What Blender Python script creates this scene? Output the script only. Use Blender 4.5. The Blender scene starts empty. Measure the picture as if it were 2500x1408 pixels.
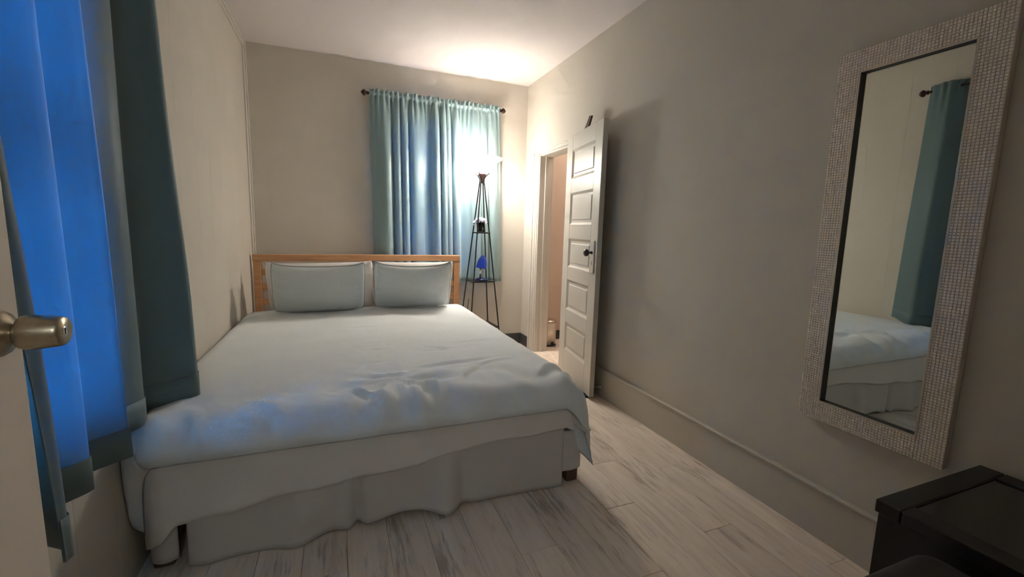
import bpy, bmesh, math, random
from mathutils import Vector, Matrix, noise

random.seed(7)
scene = bpy.context.scene
col = scene.collection
PI = math.pi

# ------------------------------------------------------------------ camera
YAW, PITCH, ROLL, F_PX = 0.38063, -0.13490, 0.02815, 1058.9
cy, sy, cp, sp = math.cos(YAW), math.sin(YAW), math.cos(PITCH), math.sin(PITCH)
fwd = Vector((sy * cp, cy * cp, sp)); rgt = Vector((cy, -sy, 0)); upv = rgt.cross(fwd)
cr, sr = math.cos(ROLL), math.sin(ROLL)
r2 = cr * rgt + sr * upv; u2 = -sr * rgt + cr * upv
cam_d = bpy.data.cameras.new('camera'); cam = bpy.data.objects.new('camera', cam_d); col.objects.link(cam)
cam_d.sensor_width = 36; cam_d.lens = F_PX / 2500 * 36; cam_d.clip_start = 0.02
mw = Matrix.Identity(4)
for i in range(3):
    mw[i][0], mw[i][1], mw[i][2] = r2[i], u2[i], -fwd[i]
mw[2][3] = 1.2
cam.matrix_world = mw
scene.camera = cam

# ------------------------------------------------------------------ world, big lights, exposure
SKY = (0.04, 0.40, 1.0)
SKY_STRENGTH = 8.2
LAMP_COL = (1.0, 0.90, 0.79)
BULB_W = 0.25
SHADE_EMIT = 16.0
BOWL_EMIT = 4.0
HALL_FILL = 4.6
BATH_FILL = 11.5
EXPOSURE = 2.36
world = bpy.data.worlds.new('dusk_sky'); scene.world = world; world.use_nodes = True
bg = world.node_tree.nodes['Background']
bg.inputs['Color'].default_value = (*SKY, 1); bg.inputs['Strength'].default_value = SKY_STRENGTH
vs = scene.view_settings
vs.view_transform = 'Standard'; vs.look = 'None'; vs.gamma = 1; vs.exposure = EXPOSURE; vs.use_curve_mapping = False
scene.cycles.max_bounces = 7; scene.cycles.diffuse_bounces = 4; scene.cycles.glossy_bounces = 4
scene.cycles.transmission_bounces = 4; scene.cycles.transparent_max_bounces = 8
scene.cycles.sample_clamp_indirect = 4.0
scene.cycles.use_denoising = True
scene.cycles.use_adaptive_sampling = True; scene.cycles.adaptive_threshold = 0.12; scene.cycles.adaptive_min_samples = 12

# ------------------------------------------------------------------ room numbers (metres)
XL, XR, YB, YF, ZC = -0.665, 1.783, 4.17, 0.05, 2.61

# ------------------------------------------------------------------ materials
MATS = {}
def nodes_of(name):
    m = bpy.data.materials.new(name); m.use_nodes = True
    nt = m.node_tree; MATS[name] = m
    return m, nt, nt.nodes['Principled BSDF']
def N(nt, t, **kw):
    n = nt.nodes.new(t)
    for k, v in kw.items(): setattr(n, k, v)
    return n
def ramp(nt, stops):
    n = nt.nodes.new('ShaderNodeValToRGB'); e = n.color_ramp.elements
    e[0].position, e[0].color = stops[0][0], (*stops[0][1], 1)
    e[1].position, e[1].color = stops[-1][0], (*stops[-1][1], 1)
    for p, c in stops[1:-1]:
        x = e.new(p); x.color = (*c, 1)
    return n
def coords(nt, scale=(1, 1, 1), kind='Object'):
    tc = N(nt, 'ShaderNodeTexCoord'); mp = N(nt, 'ShaderNodeMapping')
    mp.inputs['Scale'].default_value = scale
    nt.links.new(tc.outputs[kind], mp.inputs['Vector'])
    return mp.outputs['Vector']
def noise_tex(nt, vec, scale, detail=4, rough=0.55):
    n = N(nt, 'ShaderNodeTexNoise'); n.inputs['Scale'].default_value = scale
    n.inputs['Detail'].default_value = detail; n.inputs['Roughness'].default_value = rough
    nt.links.new(vec, n.inputs['Vector']); return n
def plain(name, c, rough=0.6, metal=0.0, var=0.05, vscale=6.0, bump=0.0, bscale=200.0, spec=0.5, scale=(1, 1, 1), bdist=0.002):
    m, nt, b = nodes_of(name)
    v = coords(nt, scale)
    n = noise_tex(nt, v, vscale)
    lo = tuple(max(0, x * (1 - var)) for x in c); hi = tuple(min(1, x * (1 + var)) for x in c)
    rp = ramp(nt, [(0.3, lo), (0.7, hi)])
    nt.links.new(n.outputs['Fac'], rp.inputs['Fac']); nt.links.new(rp.outputs['Color'], b.inputs['Base Color'])
    b.inputs['Roughness'].default_value = rough; b.inputs['Metallic'].default_value = metal
    b.inputs['Specular IOR Level'].default_value = spec
    if bump:
        n2 = noise_tex(nt, v, bscale, 3)
        bp = N(nt, 'ShaderNodeBump'); bp.inputs['Strength'].default_value = bump; bp.inputs['Distance'].default_value = bdist
        nt.links.new(n2.outputs['Fac'], bp.inputs['Height']); nt.links.new(bp.outputs['Normal'], b.inputs['Normal'])
    return m

WALL = (0.60, 0.56, 0.49)
plain('wall_paint', WALL, 0.75, var=0.03, vscale=3, bump=0.12, bscale=120, spec=0.3)
plain('wall_paint_left', (0.60, 0.56, 0.485), 0.6, var=0.025, vscale=3, bump=0.06, bscale=90, spec=0.4)
plain('trim_paint', (0.63, 0.59, 0.52), 0.45, var=0.03, vscale=5, spec=0.5)
plain('baseboard_paint', (0.54, 0.50, 0.435), 0.5, var=0.03, vscale=5, bump=0.08, bscale=90)
plain('ceiling_paint', (0.72, 0.67, 0.66), 0.85, var=0.02, vscale=2, bump=0.06, bscale=120, spec=0.2)
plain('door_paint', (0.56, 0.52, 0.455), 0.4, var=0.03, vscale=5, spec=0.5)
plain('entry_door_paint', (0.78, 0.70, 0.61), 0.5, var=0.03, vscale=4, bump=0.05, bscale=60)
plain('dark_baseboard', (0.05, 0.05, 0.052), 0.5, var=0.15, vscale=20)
plain('bath_paint', (0.66, 0.54, 0.45), 0.7, var=0.02)
plain('grout', (0.22, 0.18, 0.15), 0.9)
plain('black_metal', (0.012, 0.011, 0.011), 0.42, var=0.2, vscale=30)
plain('bronze_metal', (0.10, 0.045, 0.045), 0.38, metal=0.35, var=0.2, vscale=30)
plain('black_wood', (0.010, 0.009, 0.010), 0.38, var=0.3, vscale=8, scale=(1, 12, 12))
plain('black_leather', (0.012, 0.011, 0.011), 0.55, var=0.2, bump=0.25, bscale=260)
plain('black_knob', (0.015, 0.010, 0.009), 0.3)
plain('steel', (0.55, 0.50, 0.44), 0.32, metal=1.0, var=0.06, vscale=14, bump=0.05, bscale=300)
plain('bin_steel', (0.78, 0.71, 0.62), 0.28, metal=0.55, var=0.05, vscale=14)
plain('knob_brass', (0.46, 0.40, 0.30), 0.30, metal=1.0, var=0.12, vscale=60, bump=0.05, bscale=400)
plain('knob_face', (0.70, 0.66, 0.58), 0.22, metal=1.0, var=0.05)
plain('chrome', (0.75, 0.75, 0.75), 0.15, metal=1.0)
plain('rubber_white', (0.75, 0.73, 0.70), 0.6)
plain('rubber_black', (0.02, 0.02, 0.02), 0.7)
plain('blue_plastic', (0.012, 0.055, 0.50), 0.22, var=0.04)
plain('blue_base', (0.02, 0.03, 0.16), 0.3)
plain('petal', (0.66, 0.68, 0.82), 0.6, var=0.1, vscale=40)
plain('vase_filler', (0.03, 0.025, 0.02), 0.5, var=0.4, vscale=60)
plain('seam_thread', (0.34, 0.38, 0.39), 0.8)
plain('mat_black', (0.012, 0.012, 0.012), 0.75, var=0.3, vscale=30, bump=0.3, bscale=250)
plain('dark_wood_leg', (0.10, 0.05, 0.032), 0.5, var=0.25, vscale=10, scale=(12, 12, 1))
plain('shim_wood', (0.085, 0.055, 0.04), 0.7, var=0.3, vscale=12, scale=(8, 8, 1))

def cloth(name, c, rough=0.85, weave=420, bump=0.12, sheen=0.25, trans=0.0, tcol=None, wr=0.0, wscale=9, spec=0.25, var=0.03):
    m, nt, b = nodes_of(name)
    v = coords(nt)
    n = noise_tex(nt, v, 5)
    rp = ramp(nt, [(0.3, tuple(x * (1 - var) for x in c)), (0.7, tuple(min(1, x * (1 + var)) for x in c))])
    nt.links.new(n.outputs['Fac'], rp.inputs['Fac']); nt.links.new(rp.outputs['Color'], b.inputs['Base Color'])
    b.inputs['Roughness'].default_value = rough; b.inputs['Sheen Weight'].default_value = sheen
    b.inputs['Specular IOR Level'].default_value = spec
    n2 = noise_tex(nt, v, weave, 2)
    bp = N(nt, 'ShaderNodeBump'); bp.inputs['Strength'].default_value = bump; bp.inputs['Distance'].default_value = 0.001
    nt.links.new(n2.outputs['Fac'], bp.inputs['Height'])
    last = bp
    if wr:
        n3 = noise_tex(nt, v, wscale, 5, 0.6)
        n3.inputs['Distortion'].default_value = 1.2
        bp2 = N(nt, 'ShaderNodeBump'); bp2.inputs['Strength'].default_value = wr; bp2.inputs['Distance'].default_value = 0.02
        nt.links.new(n3.outputs['Fac'], bp2.inputs['Height']); nt.links.new(bp.outputs['Normal'], bp2.inputs['Normal'])
        last = bp2
    nt.links.new(last.outputs['Normal'], b.inputs['Normal'])
    if trans:
        t = N(nt, 'ShaderNodeBsdfTranslucent'); t.inputs['Color'].default_value = (*(tcol or c), 1)
        mx = N(nt, 'ShaderNodeMixShader'); mx.inputs['Fac'].default_value = trans
        out = nt.nodes['Material Output']
        nt.links.new(b.outputs['BSDF'], mx.inputs[1]); nt.links.new(t.outputs['BSDF'], mx.inputs[2])
        nt.links.new(mx.outputs['Shader'], out.inputs['Surface'])
    return m
cloth('comforter_cloth', (0.72, 0.765, 0.78), wr=0.10, wscale=11)
cloth('cushion_cloth', (0.64, 0.69, 0.70), wr=0.16, wscale=12)
cloth('white_cloth', (0.74, 0.70, 0.67), wr=0.12, wscale=8)
cloth('skirt_cloth', (0.66, 0.62, 0.59), wr=0.10, wscale=6, trans=0.10)
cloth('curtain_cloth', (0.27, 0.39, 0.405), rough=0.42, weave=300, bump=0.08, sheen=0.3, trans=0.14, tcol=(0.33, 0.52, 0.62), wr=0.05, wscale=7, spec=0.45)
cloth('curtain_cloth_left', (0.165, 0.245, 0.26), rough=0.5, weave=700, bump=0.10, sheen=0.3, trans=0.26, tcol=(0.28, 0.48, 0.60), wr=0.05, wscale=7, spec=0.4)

def wood(name, c1, c2, rough=0.5, sc=(1.2, 14, 14)):
    m, nt, b = nodes_of(name)
    v = coords(nt, sc)
    n = noise_tex(nt, v, 3.0, 6, 0.6); n.inputs['Distortion'].default_value = 0.6
    rp = ramp(nt, [(0.3, c1), (0.65, c2)])
    nt.links.new(n.outputs['Fac'], rp.inputs['Fac']); nt.links.new(rp.outputs['Color'], b.inputs['Base Color'])
    b.inputs['Roughness'].default_value = rough
    return m
wood('pine', (0.46, 0.225, 0.10), (0.60, 0.335, 0.165))

def floor_mat():
    m, nt, b = nodes_of('plank_vinyl')
    L = nt.links
    geo = N(nt, 'ShaderNodeNewGeometry'); oi = N(nt, 'ShaderNodeObjectInfo')
    cb = N(nt, 'ShaderNodeCombineXYZ'); mul = N(nt, 'ShaderNodeMath', operation='MULTIPLY'); mul.inputs[1].default_value = 37.0
    L.new(oi.outputs['Random'], mul.inputs[0]); L.new(mul.outputs[0], cb.inputs['X']); L.new(mul.outputs[0], cb.inputs['Y']); L.new(mul.outputs[0], cb.inputs['Z'])
    ad = N(nt, 'ShaderNodeVectorMath', operation='ADD'); L.new(geo.outputs['Position'], ad.inputs[0]); L.new(cb.outputs[0], ad.inputs[1])
    def mapped(s):
        mp = N(nt, 'ShaderNodeMapping'); mp.inputs['Scale'].default_value = s; L.new(ad.outputs[0], mp.inputs['Vector']); return mp.outputs[0]
    n1 = noise_tex(nt, mapped((26, 2.6, 10)), 1.0, 6, 0.65); n1.inputs['Distortion'].default_value = 0.35
    n2 = noise_tex(nt, mapped((70, 6.5, 10)), 1.0, 4, 0.6)
    n3 = noise_tex(nt, mapped((5.5, 2.3, 3)), 1.0, 3, 0.6)
    r1 = ramp(nt, [(0.30, (0.68, 0.58, 0.49)), (0.50, (0.83, 0.72, 0.615)), (0.72, (0.90, 0.80, 0.695))])
    L.new(n1.outputs['Fac'], r1.inputs['Fac'])
    # dark weathered streaks gathered in patches
    mm = N(nt, 'ShaderNodeMath', operation='MULTIPLY'); L.new(n2.outputs['Fac'], mm.inputs[0]); L.new(n3.outputs['Fac'], mm.inputs[1])
    r2_ = ramp(nt, [(0.285, (0, 0, 0)), (0.40, (1, 1, 1))]); L.new(mm.outputs[0], r2_.inputs['Fac'])
    mix = N(nt, 'ShaderNodeMix', data_type='RGBA'); mix.inputs[7].default_value = (0.42, 0.345, 0.285, 1)
    L.new(r1.outputs['Color'], mix.inputs[6])
    sc = N(nt, 'ShaderNodeMath', operation='MULTIPLY'); sc.inputs[1].default_value = 0.8; L.new(r2_.outputs['Color'], sc.inputs[0])
    L.new(sc.outputs[0], mix.inputs[0])
    # per-plank tone
    hsv = N(nt, 'ShaderNodeHueSaturation'); mr = N(nt, 'ShaderNodeMapRange'); mr.inputs[3].default_value = 0.92; mr.inputs[4].default_value = 1.06
    L.new(oi.outputs['Random'], mr.inputs[0]); L.new(mr.outputs[0], hsv.inputs['Value']); L.new(mix.outputs[2], hsv.inputs['Color'])
    L.new(hsv.outputs['Color'], b.inputs['Base Color'])
    b.inputs['Roughness'].default_value = 0.5; b.inputs['Specular IOR Level'].default_value = 0.35
    bp = N(nt, 'ShaderNodeBump'); bp.inputs['Strength'].default_value = 0.15; bp.inputs['Distance'].default_value = 0.002
    L.new(n1.outputs['Fac'], bp.inputs['Height']); L.new(bp.outputs['Normal'], b.inputs['Normal'])
floor_mat()

def glass_thin(name, tint=(1, 1, 1), gloss=0.08):
    m, nt, b = nodes_of(name)
    t = N(nt, 'ShaderNodeBsdfTransparent'); t.inputs['Color'].default_value = (*tint, 1)
    g = N(nt, 'ShaderNodeBsdfGlossy'); g.inputs['Roughness'].default_value = 0.02
    fr = N(nt, 'ShaderNodeFresnel'); fr.inputs['IOR'].default_value = 1.45
    mx = N(nt, 'ShaderNodeMixShader')
    nt.links.new(fr.outputs[0], mx.inputs[0]); nt.links.new(t.outputs[0], mx.inputs[1]); nt.links.new(g.outputs[0], mx.inputs[2])
    nt.links.new(mx.outputs[0], nt.nodes['Material Output'].inputs['Surface'])
glass_thin('window_glass', (0.95, 0.97, 0.97)); glass_thin('vase_glass', (0.86, 0.86, 0.82))

m, nt, b = nodes_of('mirror_glass')
b.inputs['Base Color'].default_value = (0.80, 0.84, 0.81, 1); b.inputs['Metallic'].default_value = 1; b.inputs['Roughness'].default_value = 0.015
m, nt, b = nodes_of('table_glass')
b.inputs['Base Color'].default_value = (0.012, 0.012, 0.012, 1); b.inputs['Roughness'].default_value = 0.16; b.inputs['Specular IOR Level'].default_value = 0.9
# mosaic: champagne silver chips, each a little different
m, nt, b = nodes_of('mosaic_silver')
v = coords(nt, (1, 1, 1)); vo = N(nt, 'ShaderNodeTexVoronoi'); vo.inputs['Scale'].default_value = 95
nt.links.new(v, vo.inputs['Vector'])
rp = ramp(nt, [(0.0, (0.84, 0.76, 0.67)), (0.72, (0.90, 0.825, 0.74)), (0.93, (0.94, 0.88, 0.80)), (1.0, (0.98, 0.95, 0.90))])
sx = N(nt, 'ShaderNodeSeparateColor'); nt.links.new(vo.outputs['Color'], sx.inputs[0]); nt.links.new(sx.outputs[0], rp.inputs['Fac'])
nt.links.new(rp.outputs['Color'], b.inputs['Base Color']); b.inputs['Metallic'].default_value = 0.3; b.inputs['Roughness'].default_value = 0.3
plain('mirror_lip', (0.62, 0.56, 0.48), 0.3, metal=0.7)
plain('mirror_lip_shade', (0.02, 0.018, 0.016), 0.5)  # near-black colour stands in for the shade inside the frame recess
plain('mirror_core', (0.60, 0.53, 0.46), 0.45, metal=0.3)
# lit opal glass of the floor lamp
m, nt, b = nodes_of('opal_shade')
b.inputs['Base Color'].default_value = (0.9, 0.86, 0.8, 1); b.inputs['Roughness'].default_value = 0.3
b.inputs['Emission Color'].default_value = (*LAMP_COL, 1); b.inputs['Emission Strength'].default_value = SHADE_EMIT

m, nt, b = nodes_of('opal_bowl')
b.inputs['Base Color'].default_value = (0.9, 0.86, 0.8, 1); b.inputs['Roughness'].default_value = 0.3
b.inputs['Emission Color'].default_value = (*LAMP_COL, 1); b.inputs['Emission Strength'].default_value = BOWL_EMIT

# ------------------------------------------------------------------ object helpers
def world_of(o):
    m_ = o.matrix_basis.copy()
    while o.parent:
        o = o.parent; m_ = o.matrix_basis @ m_
    return m_
def mk(name, verts, faces, mat, parent=None, smooth=False, world=True, mod=None):
    if parent is not None and world:
        inv = world_of(parent).inverted(); verts = [inv @ Vector(v) for v in verts]
    me = bpy.data.meshes.new(name); me.from_pydata([tuple(v) for v in verts], [], faces); me.update()
    bm_ = bmesh.new(); bm_.from_mesh(me); bmesh.ops.recalc_face_normals(bm_, faces=bm_.faces); bm_.to_mesh(me); bm_.free()
    if smooth:
        for p in me.polygons: p.use_smooth = True
    if mat: me.materials.append(MATS[mat])
    o = bpy.data.objects.new(name, me); col.objects.link(o)
    if parent is not None: o.parent = parent
    return o
def box_geo(a, b_, ch=0.0):
    """box, optionally with chamfered edges"""
    bm_ = bmesh.new()
    x0, y0, z0 = a; x1, y1, z1 = b_
    vs_ = [bm_.verts.new(p) for p in ((x0, y0, z0), (x1, y0, z0), (x1, y1, z0), (x0, y1, z0), (x0, y0, z1), (x1, y0, z1), (x1, y1, z1), (x0, y1, z1))]
    for f in ((0, 3, 2, 1), (4, 5, 6, 7), (0, 1, 5, 4), (1, 2, 6, 5), (2, 3, 7, 6), (3, 0, 4, 7)): bm_.faces.new([vs_[i] for i in f])
    if ch: bmesh.ops.bevel(bm_, geom=list(bm_.edges), offset=ch, segments=1 if ch < 0.004 else 2, affect='EDGES', profile=0.5)
    bm_.verts.index_update()
    V = [v.co.copy() for v in bm_.verts]; Fc = [[v.index for v in f.verts] for f in bm_.faces]; bm_.free()
    return V, Fc
def box(name, a, b_, mat, parent=None, ch=0.0, world=True):
    V, Fc = box_geo(a, b_, ch); return mk(name, V, Fc, mat, parent, world=world)
def join(parts):
    V, Fc = [], []
    for v, f in parts:
        k = len(V); V += list(v); Fc += [[i + k for i in q] for q in f]
    return V, Fc
def lathe_geo(prof, seg=32, c=(0, 0, 0), axis='z', cap=True):
    V, Fc = [], []
    for r, h in prof:
        for i in range(seg):
            a = 2 * PI * i / seg
            p = (r * math.cos(a), r * math.sin(a), h)
            if axis == 'x': p = (h, p[0], p[1])
            elif axis == 'y': p = (p[0], h, p[1])
            V.append(Vector((p[0] + c[0], p[1] + c[1], p[2] + c[2])))
    for j in range(len(prof) - 1):
        for i in range(seg):
            Fc.append([j * seg + i, j * seg + (i + 1) % seg, (j + 1) * seg + (i + 1) % seg, (j + 1) * seg + i])
    if cap:
        Fc.append(list(range(seg))[::-1]); Fc.append([(len(prof) - 1) * seg + i for i in range(seg)])
    return V, Fc
def tube_geo(pts, r, seg=10, closed=False):
    pts = [Vector(p) for p in pts]; n = len(pts); V, Fc = [], []
    rad = r if callable(r) else (lambda t: r)
    prev = None
    for i, p in enumerate(pts):
        if closed: t = (pts[(i + 1) % n] - pts[i - 1]).normalized()
        else: t = (pts[min(i + 1, n - 1)] - pts[max(i - 1, 0)]).normalized()
        if prev is None:
            a = Vector((0, 0, 1)) if abs(t.z) < 0.9 else Vector((1, 0, 0))
            prev = t.cross(a).normalized()
        prev = (prev - t * prev.dot(t)).normalized(); bi = t.cross(prev)
        for k in range(seg):
            an = 2 * PI * k / seg
            V.append(p + (prev * math.cos(an) + bi * math.sin(an)) * rad(i / max(1, n - 1)))
    m_ = n if closed else n - 1
    for i in range(m_):
        for k in range(seg):
            j = (i + 1) % n
            Fc.append([i * seg + k, i * seg + (k + 1) % seg, j * seg + (k + 1) % seg, j * seg + k])
    if not closed:
        Fc.append(list(range(seg))[::-1]); Fc.append([(n - 1) * seg + k for k in range(seg)])
    return V, Fc
def grid_faces(nu, nv, off=0, flip=False):
    Fc = []
    for j in range(nv - 1):
        for i in range(nu - 1):
            q = [off + j * nu + i, off + j * nu + i + 1, off + (j + 1) * nu + i + 1, off + (j + 1) * nu + i]
            Fc.append(q[::-1] if flip else q)
    return Fc
def empty(name, loc=(0, 0, 0), rot=(0, 0, 0)):
    o = bpy.data.objects.new(name, None); col.objects.link(o); o.location = loc; o.rotation_euler = rot
    o.empty_display_size = 0.05
    return o
def tag(o, label=None, cat=None, group=None, kind=None):
    if label: o['label'] = label
    if cat: o['category'] = cat
    if group: o['group'] = group
    if kind: o['kind'] = kind
    return o
def struct(o, label, cat): return tag(o, label, cat, kind='structure')
def thing(name, label, cat, loc=(0, 0, 0), rot=(0, 0, 0), group=None): return tag(empty(name, loc, rot), label, cat, group)
def catmull(pts, n):
    pts = [Vector(p) for p in pts]; P = [2 * pts[0] - pts[1]] + pts + [2 * pts[-1] - pts[-2]]
    out = []; m_ = len(pts) - 1
    for i in range(n):
        t = i / (n - 1) * m_; k = min(int(t), m_ - 1); u = t - k
        a, b_, c, d = P[k], P[k + 1], P[k + 2], P[k + 3]
        out.append(0.5 * ((2 * b_) + (c - a) * u + (2 * a - 5 * b_ + 4 * c - d) * u * u + (3 * b_ - a - 3 * c + d) * u ** 3))
    return out
def lerp(a, b_, t): return a + (b_ - a) * t
def smooth(a, b_, x):
    t = max(0.0, min(1.0, (x - a) / (b_ - a))); return t * t * (3 - 2 * t)
def pw(x, pts):
    if x <= pts[0][0]: return pts[0][1]
    for (a, va), (b_, vb) in zip(pts, pts[1:]):
        if x <= b_: return lerp(va, vb, smooth(a, b_, x) if True else 0)
    return pts[-1][1]

# ------------------------------------------------------------------ floor with planks
floor = struct(box('floor', (XL - 0.14, -1.35, -0.06), (3.05, 4.35, -0.006), 'grout'), 'pale weathered wood-look plank floor beside the bed', 'floor')
PW = 0.1505
mesh_cache = {}
def plank(x0, x1, y0, y1, dz):
    g = 0.0006
    key = (round(x1 - x0, 4), round(y1 - y0, 3))
    if key not in mesh_cache:
        V, Fc = box_geo((g, g, -0.006), (x1 - x0 - g, y1 - y0 - g, 0.0), 0.0008)
        me = bpy.data.meshes.new('plank'); me.from_pydata([tuple(v) for v in V], [], Fc); me.materials.append(MATS['plank_vinyl'])
        mesh_cache[key] = me
    o = bpy.data.objects.new('plank', mesh_cache[key]); col.objects.link(o); o.parent = floor; o.location = (x0, y0, dz)
rnd = random.Random(3)
k0 = math.floor((XL - 1.055) / PW)
for k in range(k0, 14):
    x0 = 1.055 + k * PW; x1 = x0 + PW
    cx0, cx1 = max(x0, XL), min(x1, 3.0)
    if cx1 - cx0 < 0.01: continue
    ylo, yhi = (-1.3, YB) if x0 < XR else (2.75, 4.22)
    if x0 < XR < x1: ylo = -1.3
    base = {0: 1.463, 1: 1.80, -1: 1.10}.get(k, 0.3 + ((k * 0.377) % 1.0) * 1.2)
    cuts = sorted(set([ylo, yhi] + [base + j * 1.2 for j in range(-4, 4) if ylo + 0.05 < base + j * 1.2 < yhi - 0.05]))
    for a, b_ in zip(cuts, cuts[1:]):
        plank(cx0, cx1, a, b_, 0.0011 if (k == 0 and a > 1.4) else rnd.uniform(-0.0003, 0.0003))

# ------------------------------------------------------------------ walls and ceiling
struct(box('ceiling', (XL - 0.14, -1.35, ZC), (3.05, 4.35, ZC + 0.1), 'ceiling_paint'), 'plain off-white painted ceiling above the bed', 'ceiling')
ceiling = bpy.data.objects['ceiling']
# uneven brush marks where the wall paint ran onto the ceiling
rs = random.Random(5)
for (xa, ln, d) in ((-0.05, 0.22, 0.035), (0.20, 0.14, 0.022), (0.36, 0.13, 0.014), (0.53, 0.1, 0.010), (0.80, 0.12, 0.018), (0.95, 0.08, 0.01), (1.13, 0.12, 0.030), (1.28, 0.14, 0.028), (1.42, 0.15, 0.026), (-0.45, 0.3, 0.008)):
    n = 14; V = []
    for i in range(n):
        t = i / (n - 1); w = max(0.001, d * (math.sin(PI * t) ** 0.6) * (0.75 + 0.25 * rs.random()))
        V += [(xa + ln * t, YB - w, ZC - 0.001), (xa + ln * t, YB - 0.0005, ZC - 0.001), (xa + ln * t, YB - 0.0005, ZC + 0.002), (xa + ln * t, YB - w, ZC + 0.002)]
    Fc = []
    for i in range(n - 1):
        for q in range(4): Fc.append([i * 4 + q, i * 4 + (q + 1) % 4, (i + 1) * 4 + (q + 1) % 4, (i + 1) * 4 + q])
    mk('paint_smear', V, Fc, 'wall_paint', ceiling)

# back wall with a window hole
BWX0, BWX1, BWZ0, BWZ1 = 0.47, 1.27, 0.76, 2.16
V, Fc = join([box_geo((XL - 0.14, YB, 0), (BWX0, YB + 0.12, ZC)), box_geo((BWX1, YB, 0), (XR + 0.0, YB + 0.12, ZC)),
              box_geo((BWX0, YB, 0), (BWX1, YB + 0.12, BWZ0)), box_geo((BWX0, YB, BWZ1), (BWX1, YB + 0.12, ZC))])
struct(mk('wall_back', V, Fc, 'wall_paint'), 'warm grey painted wall behind the headboard', 'wall')
# right wall with a door opening
OY0, OY1, OZ = 3.175, 3.83, 1.905
V, Fc = join([box_geo((XR, YF - 0.12, 0), (XR + 0.125, OY0, ZC)), box_geo((XR, OY1, 0), (XR + 0.125, YB + 0.12, ZC)), box_geo((XR, OY0, OZ), (XR + 0.125, OY1, ZC))])
struct(mk('wall_right', V, Fc, 'wall_paint'), 'warm grey painted wall carrying the tall mirror', 'wall')
# left wall: backing and vertical boards
LWY0, LWY1, LWZ0, LWZ1 = 1.12, 1.60, 0.64, 2.10
V, Fc = join([box_geo((XL - 0.14, YF - 0.12, 0), (XL - 0.008, LWY0, ZC)), box_geo((XL - 0.14, LWY1, 0), (XL - 0.008, YB, ZC)),
              box_geo((XL - 0.14, LWY0, 0), (XL - 0.008, LWY1, LWZ0)), box_geo((XL - 0.14, LWY0, LWZ1), (XL - 0.008, LWY1, ZC))])
wall_left = struct(mk('wall_left', V, Fc, 'wall_paint_left'), 'cream painted board wall along the left of the bed', 'wall')
edges = [2.178 + 0.262 * k for k in range(-8, 8)]
edges = sorted([YF] + [e for e in edges if YF + 0.02 < e < YB - 0.03] + [YB, LWY0, LWY1])
edges = [e for k, e in enumerate(edges) if k == 0 or e - edges[k - 1] > 0.012]
for a, b_ in zip(edges, edges[1:]):
    if a >= LWY0 - 0.01 and b_ <= LWY1 + 0.01: spans = ((0, LWZ0), (LWZ1, ZC))
    else: spans = ((0, ZC),)
    for z0, z1 in spans:
        box('board', (XL - 0.008, a + 0.0003, z0), (XL, b_ - 0.0003, z1), 'wall_paint_left', wall_left)
# front wall behind the camera, with the entry doorway
V, Fc = join([box_geo((XL, YF - 0.12, 0), (-0.50, YF, ZC)), box_geo((0.42, YF - 0.12, 0), (XR, YF, ZC)), box_geo((-0.50, YF - 0.12, 2.06), (0.42, YF, ZC))])
struct(mk('wall_front', V, Fc, 'wall_paint'), 'warm grey painted wall around the entry doorway', 'wall')
# hallway behind the doorway
V, Fc = join([box_geo((XL - 0.14, -1.35, 0), (XR + 0.125, -1.25, ZC)), box_geo((XL - 0.14, -1.25, 0), (XL, YF - 0.12, ZC)), box_geo((XR, -1.25, 0), (XR + 0.125, YF - 0.12, ZC))])
struct(mk('wall_hallway', V, Fc, 'wall_paint'), 'warm grey hallway wall behind the entry doorway', 'wall')
# bathroom walls
V, Fc = join([box_geo((XR + 0.125, 4.22, 0), (3.05, 4.34, ZC)), box_geo((2.93, 2.75, 0), (3.05, 4.22, ZC)), box_geo((XR + 0.125, 2.65, 0), (3.05, 2.75, ZC))])
struct(mk('wall_bathroom', V, Fc, 'bath_paint'), 'peach beige bathroom wall seen through the open doorway', 'wall')

# baseboards
V, Fc = join([box_geo((XR - 0.018, YF, 0), (XR, OY0 - 0.10, 0.200)), box_geo((XR - 0.027, YF, 0.198), (XR, OY0 - 0.10, 0.212), 0.003)])
struct(mk('baseboard_right', V, Fc, 'baseboard_paint'), 'tall grey-beige baseboard running under the mirror', 'baseboard')
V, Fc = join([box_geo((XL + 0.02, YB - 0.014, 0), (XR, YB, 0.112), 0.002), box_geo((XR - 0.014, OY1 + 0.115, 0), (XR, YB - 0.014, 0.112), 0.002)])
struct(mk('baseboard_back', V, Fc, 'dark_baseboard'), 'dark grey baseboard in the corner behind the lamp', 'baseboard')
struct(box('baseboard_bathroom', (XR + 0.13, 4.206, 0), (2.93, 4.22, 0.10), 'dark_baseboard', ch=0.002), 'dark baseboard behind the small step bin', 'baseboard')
# corner and cornice trims on the left wall
struct(box('trim_1', (XL, YB - 0.020, 0.0), (XL + 0.020, YB, ZC), 'trim_paint', ch=0.005), 'thin cream vertical trim in the far left corner', 'trim')
tr = bpy.data.objects['trim_1']
box('bead', (XL, YB - 0.062, 0.0), (XL + 0.010, YB - 0.022, ZC), 'trim_paint', tr, ch=0.003)
t2 = struct(box('trim_2', (XL, YF, ZC - 0.022), (XL + 0.016, YB - 0.02, ZC), 'trim_paint', ch=0.004), 'thin cream trim where left wall meets ceiling', 'trim')
box('bead', (XL, YF, ZC - 0.05), (XL + 0.008, YB - 0.02, ZC - 0.024), 'trim_paint', t2, ch=0.002)

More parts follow.
